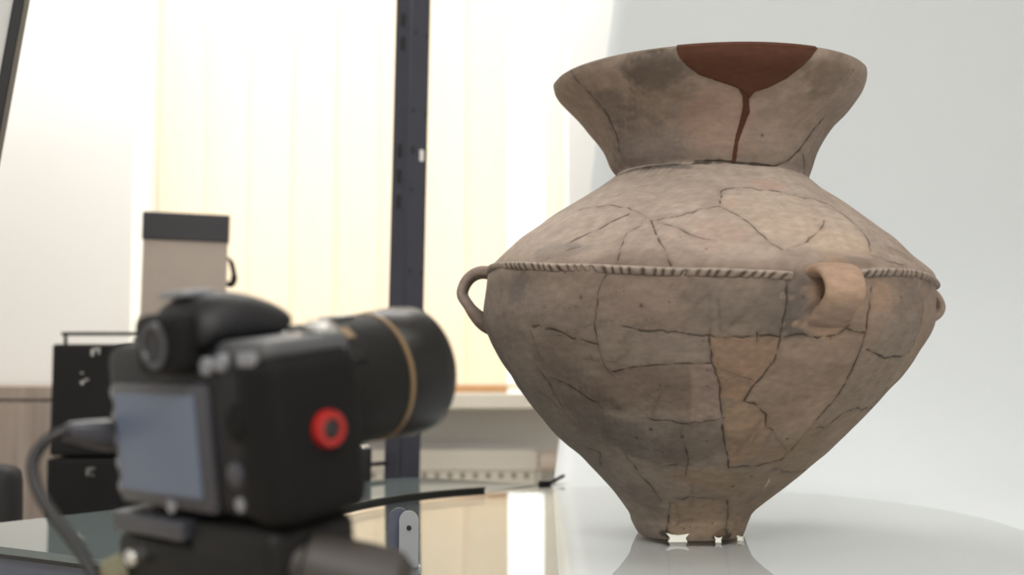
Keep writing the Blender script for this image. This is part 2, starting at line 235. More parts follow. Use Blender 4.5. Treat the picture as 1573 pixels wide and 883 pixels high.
# vertical blinds, every slat a part
vb = thing('vertical_blind', 'cream vertical slat blind glowing in front of the window', 'blind', (-.47, 2.96, 2.3))
B('head_rail', [((.0, 0, .0), (1.06, .04, .04))], M('white_paint'), vb)
sx = np.arange(-.935, .0, .117)
for i, x in enumerate(sx):
    a = .10+.05*math.sin(i*2.3)
    bm = bmesh.new(); W2 = .0595; cols = []
    for k in range(7):
        u = -1+k/3; cx_ = x+.047+u*W2*math.cos(a); cy_ = u*W2*math.sin(a)+.006*(1-u*u)
        cols.append([bm.verts.new((cx_+.47, cy_+(.0 if z else 0), z)) for z in (-.03, -1.405)])
    for p, q in zip(cols, cols[1:]): bm.faces.new((p[0], q[0], q[1], p[1]))
    obj('slat', bm, M('blind_fabric'), vb, True)

# radiator under the sill
RY = 2.9
rad = thing('radiator', 'cream panel radiator with ribbed front under the window sill', 'radiator', (-.42, RY, .11))
B('panel', [ab(-.48, .48, -.0, .055, 0, .56)], M('radiator_white'), rad, .004)
B('top_grille', [ab(-.485, .485, -.006, .06, .56, .615)], M('radiator_white'), rad, .004)
for i in range(28):
    x = -.455+i*.0332
    bm = bmesh.new(); bx(bm, (x, -.004, .28), (.018, .012, .5), .004); obj('rib', bm, M('radiator_white'), rad)
    bm = bmesh.new(); bx(bm, (x+.0166, -.0005, .548), (.011, .004, .014)); obj('dark_plate', bm, M('radiator_groove_shade'), rad)  # shadows at the groove tops, painted as small darker plates
bm = bmesh.new(); lathe(bm, (.478, .025, .585), (1, 0, 0), [(0, .012), (.012, .012), (.013, .024), (.022, .027), (.062, .025), (.07, .02)], 24); obj('thermostat_valve', bm, M('valve_white'), rad, 'auto')
bm = bmesh.new(); tube(bm, [(.489, .025, .585), (.489, .025, .3), (.489, .025, -.11)], .009); obj('pipe', bm, M('radiator_white'), rad, True)

o = B('wood_strip', [ab(-.29, -.012, 2.83, 2.87, .874, .893)], M('tan_wood'), bev=.004); tag(o, 'tan wooden strip lying on the window sill', 'wood strip')

cab = thing('cupboard', 'grey brown wood-grain cupboard against the back wall at far left', 'cupboard', (-1.5, 2.84, 0))
B('carcass', [ab(-.45, .47, -.17, .155, .08, .87)], M('wood_laminate'), cab)
B('worktop', [ab(-.452, .472, -.188, .155, .864, .893)], M('wood_laminate'), cab)
B('plinth', [ab(-.43, .45, -.14, .155, 0, .08)], M('near_black'), cab)
B('door', [ab(-.445, .008, -.188, -.17, .09, .862)], M('wood_laminate'), cab, .002); B('door', [ab(.012, .465, -.188, -.17, .09, .855)], M('wood_laminate'), cab, .002)

# black equipment cases
TX, TY = -.805, 2.42
low = thing('equipment_cabinet', 'tall black equipment cabinet standing on the floor below a black case', 'cabinet', (TX, TY, 0))
B('body', [ab(-.205, .22, -.0, .36, .02, .742)], M('case_black'), low, .006)
B('base', [ab(-.19, .2, .02, .34, 0, .02)], M('near_black'), low)
B('latch', [ab(-.115, -.109, -.006, .0, .706, .722), ab(-.108, -.098, -.006, 0, .718, .723), ab(-.104, -.1, -.006, 0, .704, .710)], M('silver'), low)
bm = bmesh.new(); lathe(bm, (-.205, .06, .735-.03), (-1, 0, 0), [(0, .006), (.008, .006), (.009, .011), (.016, .01)], 16); obj('knob', bm, M('near_black'), low, 'auto')
up_ = thing('equipment_case', 'black case with thin top handle and silver latch stacked on black cabinet', 'case', (TX, TY, .742))
B('body', [ab(-.2, .22, 0, .36, .006, .248)], M('case_black'), up_, .006)
B('foot', [ab(-.17, .19, .03, .33, 0, .007)], M('near_black'), up_)
bm = bmesh.new(); tube(bm, smooth_path([(-.182, .03, .246), (-.182, .03, .268), (-.176, .03, .271), (.0, .03, .271), (.19, .03, .271), (.2, .03, .268), (.2, .03, .246)], 3), .0042, 8); obj('handle', bm, M('near_black'), up_, True)
B('latch', [ab(-.112, -.106, -.006, 0, .222, .237), ab(-.106, -.092, -.006, 0, .234, .239), ab(-.097, -.093, -.006, 0, .226, .232)], M('silver'), up_)
B('latch', [ab(-.133, -.126, -.006, 0, .16, .168), ab(-.133, -.129, -.006, 0, .183, .187), ab(-.124, -.117, -.006, 0, .168, .172)], M('silver'), up_)
for z in (.213, .19):
    bm = bmesh.new(); r_ = .011 if z > .2 else .006; lathe(bm, (-.2, .05, z), (-1, 0, 0), [(0, .006), (.006, .006), (.007, r_), (.014, r_*.9)], 16); obj('knob', bm, M('near_black'), up_, 'auto')
gb = thing('storage_box', 'grey beige box with charcoal lid band standing on the black case', 'box', (-.773, 2.6, .9935), (0, math.radians(.8), math.radians(16)))
B('body', [ab(-.094, .094, -.07, .07, 0, .236)], M('box_grey'), gb, .003)
B('lid', [ab(-.097, .097, -.073, .073, .236, .3)], M('lid_charcoal'), gb, .003)
bm = bmesh.new(); tube(bm, smooth_path([(.093, -.02, .205), (.104, -.02, .195), (.112, -.02, .16), (.106, -.02, .143), (.093, -.02, .145)], 5), [.004]*5+[.006]*5+[.008]*8+[.006]*3, 8); obj('strap', bm, M('near_black'), gb, True)

# steel rack post
LEAN = math.radians(1.0)
post = thing('rack_post', 'dark steel angle post with punched slots rising beyond the glass table', 'post', (-.2205, 2.1, 0), (0, LEAN, math.radians(4)))
H_ = 2.6
bm = bmesh.new(); bx(bm, (-.0165, -.006+.012, H_/2), (.036, .0025, H_), 0, Matrix.Rotation(math.radians(-28), 3, 'Z')); lf = obj('left_flange', bm, M('steel_post'), post)
bm = bmesh.new(); bx(bm, (.0165, .0, H_/2), (.036, .0025, H_), 0, Matrix.Rotation(math.radians(20), 3, 'Z')); rf = obj('right_flange', bm, M('steel_post'), post)
bm = bmesh.new(); tube(bm, [(-.001, -.002, 0), (-.001, -.002, H_)], .003, 10); obj('corner_bend', bm, M('steel_post'), post, True)
def zpx(y, Y=2.1): return CAMZ+(560-y)*Y/1700
dl = Matrix.Rotation(math.radians(-28), 3, 'Z'); dr_ = Matrix.Rotation(math.radians(20), 3, 'Z')
for y in (20, 58, 228, 268, 308, 480, 600, 640):
    bm = bmesh.new(); bx(bm, Vector((-.0175, .006, 0))+dl @ Vector((-.001, -.0016, 0))+Vector((0, 0, zpx(y))), (.0095, .0016, .026), .0004, dl, 1); obj('dark_plate', bm, M('near_black'), post)
for i, y in enumerate((42, 166, 290, 415, 538, 660)):
    for xx in (-.012, .013):
        bm = bmesh.new(); c_ = Vector((.0165, 0, 0))+dr_ @ Vector((xx, -.0016, 0))+Vector((0, 0, zpx(y+(4 if xx > 0 else 0)))); lathe(bm, c_, dr_ @ Vector((0, -1, 0)), [(-.0004, .0035), (.0006, .0035)], 12); obj('bolt_hole', bm, M('near_black'), post)
bm = bmesh.new(); bx(bm, Vector((.0165, 0, 0))+dr_ @ Vector((.007, -.0017, 0))+Vector((0, 0, zpx(235))), (.008, .0014, .022), .0003, dr_, 1); obj('lit_hole', bm, M('white_paint'), post)['label'] = 'small through-hole lit from behind, painted white'  # white plate painted as daylight showing through the post
bm = bmesh.new(); bx(bm, Vector((.0165, 0, 0))+dr_ @ Vector((-.011, -.0016, 0))+Vector((0, 0, zpx(228))), (.007, .0012, .016), .0003, dr_, 1); obj('dark_plate', bm, M('near_black'), post)
B('base_plate', [ab(-.045, .045, -.04, .04, 0, .006)], M('steel_post'), post)
bm = bmesh.new(); lathe(bm, (-.073, -.03, zpx(748, 2.07)), (0, 0, 1), [(0, .014), (.006, .0175), (.07, .0175), (.074, .016)], 24); cl = obj('clamp', bm, M('near_black'), post, 'auto')
bm = bmesh.new(); lathe(bm, (-.073, -.03, zpx(748, 2.07)+.074), (0, 0, 1), [(0, .0155), (.004, .0145), (.007, .008)], 24); obj('chrome_cap', bm, M('silver'), cl, 'auto')
bm = bmesh.new(); tube(bm, [(-.057, -.03, zpx(712, 2.07)), (-.03, -.0, zpx(712, 2.07))], .004, 10); obj('rod', bm, M('near_black'), cl, True)

# office chair at far left
ch = thing('office_chair', 'black rounded office chair peeking in at the far left edge', 'chair', (-1.03, 1.78, 0))
bm = bmesh.new(); bx(bm, (.02, 0, .6), (.46, .07, .38), .03, None, 3); obj('backrest', bm, M('chair_black'), ch, True, 1)
bm = bmesh.new(); bx(bm, (0, .28, .44), (.46, .46, .08), .03, None, 3); obj('seat', bm, M('chair_black'), ch, True, 1)
bm = bmesh.new(); tube(bm, smooth_path([(0, .02, .5), (0, -.0, .42), (0, .1, .38), (0, .28, .39)], 4), .018); obj('back_bracket', bm, M('near_black'), ch, True)
bm = bmesh.new(); lathe(bm, (0, .28, .06), (0, 0, 1), [(0, .03), (.2, .028), (.2, .02), (.35, .02)], 16); obj('gas_column', bm, M('near_black'), ch, 'auto')
for k in range(5):
    a = k*2*PI/5+.3; d = Vector((math.cos(a), math.sin(a), 0)); c_ = Vector((0, .28, 0))
    bm = bmesh.new(); tube(bm, [c_+Vector((0, 0, .09)), c_+d*.26+Vector((0, 0, .065))], [.022, .014]); lg = obj('leg', bm, M('near_black'), ch, True)
    bm = bmesh.new(); lathe(bm, c_+d*.26+Vector((-.012*d.y, .012*d.x, .027)), (d.y, -d.x, 0), [(0, .02), (.003, .027), (.021, .027), (.024, .02)], 16); obj('castor', bm, M('near_black'), lg, 'auto')

# slanted light panel at the upper left
lp = thing('studio_light', 'flat studio light panel with black frame, slanted at the upper left corner', 'studio light', (-.93, 1.42, 0))
rot = Matrix.Rotation(math.radians(8.5), 4, 'Y') @ Matrix.Rotation(math.radians(18), 4, 'Z')
lpm = Matrix.Translation((.012, 0, 1.62)) @ rot
def lpb(name, boxes, m, par):
    bm = bmesh.new()
    for c, s in boxes: bx(bm, c, s, .002)
    bm.transform(lpm); return obj(name, bm, m, par)
lpb('frame', [ab(-.28, -.266, -.02, .03, -.42, .42), ab(.266, .28, -.02, .03, -.42, .42), ab(-.266, .266, -.02, .03, .406, .42), ab(-.266, .266, -.02, .03, -.42, -.406)], M('near_black'), lp)
lpb('diffuser', [ab(-.266, .266, -.012, .0, -.406, .406)], M('diffuser_grey'), lp)
lpb('back_shell', [ab(-.266, .266, .0, .028, -.406, .406)], M('near_black'), lp)
bm = bmesh.new(); tube(bm, [(-.04, .06, .25), (-.04, .06, 1.6)], .011); obj('pole', bm, M('near_black'), lp, True)
bm = bmesh.new(); tube(bm, [(-.04, .06, 1.6), (-.02, .02, 1.62)], .014); obj('tilt_joint', bm, M('near_black'), lp, True)
for k in range(3):
    a = k*2*PI/3+.5; bm = bmesh.new(); tube(bm, [(-.04, .06, .5), (-.04+.3*math.cos(a), .06+.3*math.sin(a), .008)], .008); obj('leg', bm, M('near_black'), lp, True)
# ------------------------------------------------------------------ glass table, disc, sheet
ZT = .742
def round_poly(P, r, n=6):
    out = []
    for i in range(len(P)):
        a, b, c = Vector(P[i-1]), Vector(P[i]), Vector(P[(i+1) % len(P)])
        u, v = (a-b).normalized(), (c-b).normalized(); p, q = b+u*r, b+v*r
        for k in range(n+1):
            t = k/n; out.append(((1-t)**2*p+2*t*(1-t)*b+t*t*q)[:])
    return out
TP = [(-.737, 1.348), (-.19, 2.03), (.767, 1.49), (.223, .81)]
tb = thing('table', 'dark glass-topped table with blue grey rail, standing under the vase', 'table', (0, 0, 0))
bm = bmesh.new(); prism(bm, round_poly(TP, .07), ZT-.008, ZT); obj('glass_top', bm, M('table_glass'), tb)
tc_ = Vector((.016, 1.42))
bm = bmesh.new(); prism(bm, round_poly(TP, .07), ZT-.0125, ZT-.008); obj('edge_seal', bm, M('tape_black'), tb)
bm = bmesh.new(); prism(bm, round_poly([tc_+(Vector(p)-tc_)*.985 for p in TP], .07), ZT-.075, ZT-.0125); obj('apron', bm, M('apron_blue'), tb)
for p in TP:
    q = tc_+(Vector(p)-tc_)*.9
    bm = bmesh.new(); bx(bm, (q.x, q.y, (ZT-.075)/2), (.04, .04, ZT-.075), .003); obj('leg', bm, M('apron_blue'), tb)

# white backdrop sheet: lies on the table under the disc and sweeps up behind it
YB, RB = 1.80, .45
prof = [(y, ZT+.0012) for y in np.linspace(.62, YB, 12)]
prof += [(YB+RB*math.sin(t), ZT+.0012+RB*(1-math.cos(t))) for t in np.linspace(.1, PI/2, 14)]
prof += [(YB+RB, z) for z in np.linspace(1.22, 2.3, 12)]
bm = bmesh.new(); cols = 40; rings = []
for (y, z) in prof:
    xl = .067+.0534*(y-1.83)+.127*max(0, z-ZT) if y > YB else .043+.03*(y-1.03); row = []
    for k in range(cols+1):
        u = k/cols; row.append(bm.verts.new((xl+(1.42-xl)*u, y, z)))
    rings.append(row)
for a, b in zip(rings, rings[1:]):
    for k in range(cols): bm.faces.new((a[k], a[k+1], b[k+1], b[k]))
sheet = obj('backdrop_sheet', bm, M('sheet_white'), None, True)
md = sheet.modifiers.new('t', 'SOLIDIFY'); md.thickness = .0012; md.offset = 0
tag(sheet, 'large white sheet curving from table up behind the vase as a backdrop', 'backdrop')

DC, DR = Vector((.178, 1.369)), .4275
DZ0, DZ1 = ZT+.0032, .75
dt = thing('turntable_disc', 'round clear glass disc with partial black rim carrying the clay vase', 'turntable', (DC.x, DC.y, DZ0))
bm = bmesh.new(); lathe(bm, (0, 0, 0), (0, 0, 1), [(0, DR-.001), (.001, DR), (DZ1-DZ0-.001, DR), (DZ1-DZ0, DR-.001)], 160); obj('glass_plate', bm, M('disc_glass'), dt, 'auto')
bm = bmesh.new(); a0, a1 = math.radians(121), math.radians(196); n = 70; R_ = []
for i in range(n+1):
    a = a0+(a1-a0)*i/n; c_, s_ = math.cos(a), math.sin(a)
    R_.append([bm.verts.new((r*c_, r*s_, z)) for r, z in ((DR+.0004, -.001), (DR+.003, -.001), (DR+.003, .0105), (DR-.002, .0105), (DR-.002, .0079), (DR+.0004, .0079))])
for p, q in zip(R_, R_[1:]):
    for k in range(6): bm.faces.new((p[k], p[(k+1) % 6], q[(k+1) % 6], q[k]))
bm.faces.new(R_[0]); bm.faces.new(R_[-1][::-1]); obj('rim_strip', bm, M('tape_black'), dt)['label'] = 'black rubber strip along part of the rim'

# binder clip, wire and small things on the glass
ck = thing('binder_clip', 'small black clip at the lower left corner of the backdrop sheet', 'clip', (.052, 1.852, ZT))
bm = bmesh.new(); prism(bm, [(-.008, -.007), (.012, -.005), (.012, .007), (-.008, .005)], .0, .011); obj('jaw', bm, M('near_black'), ck)
bm = bmesh.new(); tube(bm, smooth_path([(.008, 0, .006), (.02, .002, .012), (.033, .004, .0185), (.036, .004, .019)], 4), [.0035]*5+[.003]*4+[.002]*4, 8); obj('lever', bm, M('cable_black'), ck, True)
bm = bmesh.new(); tube(bm, smooth_path([(-.036, 1.75, ZT+.0045), (-.01, 1.785, ZT+.0042), (.02, 1.82, ZT+.0042), (.044, 1.85, ZT+.0048)], 6), .0013, 8)
tag(obj('wire', bm, M('cable_grey'), None, True), 'thin grey brown wire running from the disc rim to the clip', 'wire')

br = thing('bracket', 'grey metal bracket of two rounded plates standing on the glass disc', 'bracket', (-.0985, 1.07, DZ1), (0, 0, math.radians(8)))
def rplate(x, y, w, h, t):
    bm = bmesh.new(); pts = [(x-w/2, 0), (x+w/2, 0)]+[(x+w/2*math.cos(a), h-w/2+w/2*math.sin(a)) for a in np.linspace(0, PI, 16)]
    prism(bm, pts, 0, t); bm.transform(Matrix.Translation((0, y, 0)) @ Matrix.Rotation(PI/2, 4, 'X')); return bm
obj('front_plate', rplate(0, 0, .0185, .056, .003), M('bracket_grey'), br)
obj('rear_plate', rplate(-.009, .012, .0185, .0575, .003), M('apron_blue'), br)
B('foot', [ab(-.02, .012, -.003, .012, 0, .003)], M('bracket_grey'), br)
bm = bmesh.new(); lathe(bm, (.0, -.003, .040), (0, -1, 0), [(0, .0024), (.0012, .0024), (.0014, .0012)], 14); obj('screw', bm, M('near_black'), br, 'auto')
# ------------------------------------------------------------------ DSLR on tripod (built in millimetres along its own axes)
AZ, PT = math.radians(41), math.radians(7)
av = Vector((math.sin(AZ)*math.cos(PT), math.cos(AZ)*math.cos(PT), math.sin(PT))); rv = Vector((math.cos(AZ), -math.sin(AZ), 0)); uv = rv.cross(av)
FP = Vector((-.0617, .76, .943)); O_ = FP-av*.188
DM = Matrix((( *[rv[0]*.001, av[0]*.001, uv[0]*.001], 0), (*[rv[1]*.001, av[1]*.001, uv[1]*.001], 0), (*[rv[2]*.001, av[2]*.001, uv[2]*.001], 0), (0, 0, 0, 1)))
base = O_+uv*-.062
dc = thing('dslr_camera', 'black DSLR camera with zoom lens and gold ring, out of focus in the foreground', 'camera', base)
DM.translation = O_-base
def D(name, bm, m, parent=dc, smooth=False, sub=0):
    bm.transform(DM); return obj(name, bm, M(m), parent, smooth, sub)
bm = bmesh.new(); bx(bm, (-6, 30, -12), (156, 56, 96), 10, None, 3)
body = D('body', bm, 'camera_plastic', smooth='auto')
bm = bmesh.new(); bx(bm, (66, 31, -16), (36, 64, 90), 11, None, 4); D('grip', bm, 'camera_rubber', smooth='auto')
bm = bmesh.new(); bx(bm, (54, 32, 31), (46, 58, 12), 5, None, 3); D('shutter_shoulder', bm, 'shoulder_highlight', smooth='auto')
bm = bmesh.new(); lathe(bm, (62, 52, 36), (0, .3, 1), [(0, 11), (3, 11), (4, 9), (6, 8), (7, 5)], 24); D('shutter_button', bm, 'silver', smooth='auto')
bm = bmesh.new(); bx(bm, (-62, 34, 36), (34, 34, 12), 6, None, 3); D('mode_dial', bm, 'camera_shine', smooth='auto')
# prism housing
bm = bmesh.new(); pr = []
for y, w_, z0, z1 in ((-4, 22, 30, 52), (2, 30, 30, 60), (16, 34, 30, 66), (36, 33, 30, 64), (54, 29, 32, 58), (66, 22, 38, 52), (70, 14, 44, 48)):
    pr.append([bm.verts.new((x, y, z)) for x, z in ((-w_, z0), (w_, z0), (w_, z0+(z1-z0)*.5), (w_*.72, z0+(z1-z0)*.86), (w_*.35, z1), (-w_*.35, z1), (-w_*.72, z0+(z1-z0)*.86), (-w_, z0+(z1-z0)*.5))])
for p, q in zip(pr, pr[1:]):
    for k in range(8): bm.faces.new((p[k], p[(k+1) % 8], q[(k+1) % 8], q[k]))
bm.faces.new(pr[0][::-1]); bm.faces.new(pr[-1]); D('prism_housing', bm, 'camera_plastic', smooth=True, sub=2)
bm = bmesh.new(); bx(bm, (-4, 12, 64), (26, 20, 4), 1.5); D('hot_shoe', bm, 'button_grey')
# eyepiece
bm = bmesh.new(); bx(bm, (0, -4, 37), (46, 18, 34), 7, None, 3); ey = D('eyepiece', bm, 'camera_rubber', smooth='auto')
bm = bmesh.new(); lathe(bm, (0, -12, 37), (0, -1, 0), [(0, 13), (2.5, 13), (2.5, 10), (.6, 9), (.6, .1)], 28); D('eyecup', bm, 'camera_shine', ey, 'auto')
bm = bmesh.new(); lathe(bm, (0, -12.5, 37), (0, -1, 0), [(0, 10.2), (.8, 10)], 28); D('eyepiece_glass', bm, 'glass_dark', ey)
# rear panel
bm = bmesh.new(); bx(bm, (-22, 1, -21), (98, 6, 72), 3, None, 2); sc = D('screen_surround', bm, 'camera_shine', smooth='auto')
bm = bmesh.new(); bx(bm, (-24, -2.4, -20), (82, 1.6, 57), .5); D('screen', bm, 'screen', sc)['label'] = 'blue grey display screen'
for i, z in enumerate((12, -2, -16, -30, -44)):
    bm = bmesh.new(); lathe(bm, (-69, 2, z-4), (0, -1, 0), [(0, 4.6), (3, 4.6), (3.6, 3.6)], 16); D('side_button', bm, 'button_grey', smooth='auto')
for x, z in ((28, 24), (42, 26)):
    bm = bmesh.new(); lathe(bm, (x, 3, z), (0, -1, 0), [(0, 5), (4, 5), (5, 4)], 16); D('rear_button', bm, 'button_grey', smooth='auto')
bm = bmesh.new(); bx(bm, (62, 4, 27), (16, 8, 8), 2.5); D('thumb_dial', bm, 'button_grey')
bm = bmesh.new(); lathe(bm, (52, 3, -6), (0, -1, 0), [(0, 11), (3, 11), (4, 8), (6, 6)], 24); D('selector_pad', bm, 'camera_rubber', smooth='auto')
bm = bmesh.new(); lathe(bm, (46, 3, -34), (0, -1, 0), [(0, 7), (3, 7), (5, 4)], 20); D('lock_lever', bm, 'camera_shine', smooth='auto')
bm = bmesh.new(); lathe(bm, (46, 3, -50), (0, -1, 0), [(0, 4), (2, 4)], 16); D('rear_button', bm, 'button_grey', smooth='auto')
bm = bmesh.new(); lathe(bm, (-14, -2, -55), (0, -1, 0), [(0, 4), (1.5, 4)], 16); D('rear_button', bm, 'button_grey', smooth='auto')
# red ringed cap on the grip side
bm = bmesh.new(); lathe(bm, (84, 33, -13), (1, 0, 0), [(-3, 10), (3, 10), (5, 9), (5, 6), (2, 5.5)], 28); rc = D('side_cap', bm, 'red_plastic', smooth='auto'); rc['label'] = 'bright red ring on the side of the grip'
bm = bmesh.new(); lathe(bm, (84, 33, -13), (1, 0, 0), [(-2, 6), (4, 5.6), (5, 4)], 24); D('cap_center', bm, 'near_black', rc, 'auto')
# lens
bm = bmesh.new(); lathe(bm, (0, 60, 0), (0, 1, 0), [(-8, 34), (5, 37), (8, 38), (32, 38.5), (35, 39)], 56); ln = D('lens_barrel', bm, 'lens_black', smooth='auto')
bm = bmesh.new(); lathe(bm, (0, 70, 0), (0, 1, 0), [(0, 38), (1, 39.6), (16, 39.6), (17, 38)], 56); D('focus_ring', bm, 'lens_ring', ln, 'auto')
bm = bmesh.new(); lathe(bm, (0, 94, 0), (0, 1, 0), [(0, 38), (2, 39.5), (6, 40.5), (26, 41), (30, 41), (42, 41), (45, 40.6)], 56); D('zoom_ring', bm, 'lens_ring', ln, 'auto')
bm = bmesh.new(); lathe(bm, (0, 138, 0), (0, 1, 0), [(0, 40.6), (.5, 41.8), (3, 41.8), (3.5, 40.8)], 56); D('gold_ring', bm, 'gold', ln, 'auto')['label'] = 'thin gold ring around the lens'
bm = bmesh.new(); lathe(bm, (0, 141.4, 0), (0, 1, 0), [(0, 41), (4, 42.5), (26, 43.5), (36, 42.5), (38, 41), (37, 38), (14, 36), (14, .1)], 56, False); D('lens_hood', bm, 'lens_black', ln, 'auto')
bm = bmesh.new(); lathe(bm, (0, 155.5, 0), (0, 1, 0), [(0, 36), (1, 34), (3, 20), (4, .1)], 40, False); D('front_element', bm, 'glass_dark', ln, True)
bm = bmesh.new()
rr = Matrix.Rotation(math.radians(38), 3, 'Y'); bx(bm, rr @ Vector((0, 103, 40.8)), (10, 7, 1.2), .4, rr); D('gold_badge', bm, 'gold', ln)
bm = bmesh.new(); rr = Matrix.Rotation(math.radians(65), 3, 'Y'); bx(bm, rr @ Vector((0, 100, 40.4)), (7, 12, 5), 1.5, rr); D('lens_switch', bm, 'lens_black', ln)
bm = bmesh.new(); bx(bm, (0, 116, 41.4), (20, 14, 2), .8); D('distance_window', bm, 'silver', ln)

# cable with plug (hangs from the camera's left side)
def ray(x, y, Y): 
    dx, dz = (x-786.5)/1700, (441.5-y)/1700
    c_, s_ = math.cos(PITCH), math.sin(PITCH); k = Y/(c_-dz*s_); return Vector((dx*k, Y, CAMZ+k*(s_+dz*c_)))
pl_a = O_+rv*-.078+av*.03+uv*-.025
cab_pts = [Vector(p) for p in CABLE]
cb = thing('camera_cable', 'black cable arcing out of the left side of the camera', 'cable', cab_pts[-1])
bm = bmesh.new(); tube(bm, smooth_path([p-cab_pts[-1] for p in cab_pts], 8), .0035, 12); obj('cord', bm, M('cable_black'), cb, True)
bm = bmesh.new(); d_ = (cab_pts[0]-pl_a); lathe(bm, pl_a-cab_pts[-1]+d_*.12, d_, [(0, .0085), (d_.length*.55, .0095), (d_.length*.75, .008), (d_.length, .0055)], 20); obj('plug', bm, M('camera_shine'), cb, 'auto')

# tripod
tp = thing('tripod', 'black tripod with ball head carrying the DSLR camera', 'tripod', (base.x+.03, base.y+.03, 0))
T0 = Vector(tp.location)
def TL(v): return Vector(v)-T0
P_ = base+av*.03
bm = bmesh.new(); bx(bm, (-38, 24, -68), (74, 60, 11.6), 2); bm.transform(DM); bm.transform(Matrix.Translation(base-T0)); obj('quick_release_plate', bm, M('camera_shine'), tp)
bm = bmesh.new(); bx(bm, (-10, 26, -98), (140, 58, 46), 8, None, 3); bx(bm, (36, 28, -84), (76, 60, 44), 8, None, 3); bm.transform(DM); bm.transform(Matrix.Translation(base-T0)); obj('clamp', bm, M('tripod_black'), tp, 'auto')
bm = bmesh.new(); lathe(bm, (0, 0, .66), (0, 0, 1), [(0, .03), (.03, .038), (.06, .042), (.09, .042), (.12, .04), (.14, .03)], 32); obj('ball_head', bm, M('tripod_black'), tp, 'auto')
bm = bmesh.new(); k0 = TL(O_+uv*-.080+rv*.056+av*.012); lathe(bm, k0, (.93, .05, -.26), [(0, .013), (.016, .015), (.018, .019), (.05, .0215), (.066, .021), (.074, .015)], 28); obj('pan_knob', bm, M('tripod_brown'), tp, 'auto')
bm = bmesh.new(); k0 = TL(O_+uv*-.094+rv*-.07+av*.02); lathe(bm, k0, (-.75, -.3, -.4), [(0, .006), (.014, .006), (.016, .012), (.03, .0125), (.034, .009)], 24); obj('clamp_knob', bm, M('olive_rubber'), tp, 'auto')['label'] = 'olive grey clamp knob'
bm = bmesh.new(); k0 = TL(O_+uv*-.086+rv*-.05-av*.0); lathe(bm, k0, (-.5, -.85, -.1), [(0, .005), (.012, .005), (.014, .003)], 16); obj('clamp_glint', bm, M('silver'), tp, 'auto')  # silver stub added to give a white highlight beside the clamp
bm = bmesh.new(); tube(bm, [(0, 0, .3), (0, 0, .67)], .016, 16); obj('center_column', bm, M('tripod_black'), tp, True)
bm = bmesh.new(); lathe(bm, (0, 0, .56), (0, 0, 1), [(0, .028), (.01, .036), (.05, .036), (.06, .03)], 24); obj('collar', bm, M('tripod_black'), tp, 'auto')
for k in range(3):
    a = math.radians(-100+k*120); d = Vector((math.cos(a), math.sin(a), 0))
    bm = bmesh.new(); tube(bm, [d*.03+Vector((0, 0, .6)), d*.2+Vector((0, 0, .28))], [.015, .014], 14); lg = obj('leg', bm, M('tripod_black'), tp, True)
    bm = bmesh.new(); tube(bm, [d*.195+Vector((0, 0, .29)), d*.34+Vector((0, 0, .014))], .010, 12); obj('lower_leg', bm, M('camera_shine'), lg, True)
    bm = bmesh.new(); lathe(bm, d*.342, (0, 0, 1), [(0, .012), (.014, .014), (.02, .010)], 14); obj('rubber_foot', bm, M('camera_rubber'), lg, 'auto')
# ------------------------------------------------------------------ the restored clay vessel
PX, PY, PZ = .20914706, 1.3, .7502
az_ = math.atan2(PX, PY); RV = np.array([math.cos(az_), -math.sin(az_), 0.]); FV = np.array([-math.sin(az_), -math.cos(az_), 0.])
ROWS = np.array(POT['rows'])
def row_at(v):
    """profile row (radius, height, axis shift, side tilt, front tilt) at parameter v; the neck joint (row 6) is a corner"""
    v = np.clip(np.asarray(v, float), 0, len(ROWS)-1-1e-6); i = v.astype(int); t = (v-i)[..., None]
    p1, p2 = ROWS[i], ROWS[i+1]
    p0 = ROWS[np.maximum(i-1, 0)]; p3 = ROWS[np.minimum(i+2, len(ROWS)-1)]
    p0 = np.where((i == 6)[..., None], p1, p0); p3 = np.where((i+1 == 6)[..., None], p2, p3)
    return .5*((2*p1)+(-p0+p2)*t+(2*p0-5*p1+4*p2-p3)*t*t+(-p0+3*p1-3*p2+p3)*t**3)
def pot_pos(th, row):
    r, h, cx, ti, tf = [row[..., k] for k in range(5)]; S_, C_ = np.sin(th), np.cos(th)
    a = cx+r*S_; b = r*C_
    return np.stack([RV[0]*a+FV[0]*b, RV[1]*a+FV[1]*b, h+ti*S_+tf*C_], -1)
def pot_pt(thd, v): return pot_pos(np.radians(np.asarray(thd, float)), row_at(v))
def pot_nrm(thd, v):
    e = .02; a = pot_pt(np.asarray(thd)+.2, v)-pot_pt(np.asarray(thd)-.2, v); b = pot_pt(thd, np.asarray(v)+e)-pot_pt(thd, np.maximum(np.asarray(v)-e, 0))
    n = np.cross(b, a); n /= np.linalg.norm(n, axis=-1, keepdims=True)+1e-12; return n
def waves(P, ls, amps, seed):
    g = np.random.default_rng(seed); out = np.zeros(P.shape[:-1])
    for l, a in zip(ls, amps):
        for _ in range(5):
            d = g.normal(size=3); d /= np.linalg.norm(d); out += a/2.2*np.sin((P @ d)*2*PI/l+g.uniform(0, 6.28))
    return out

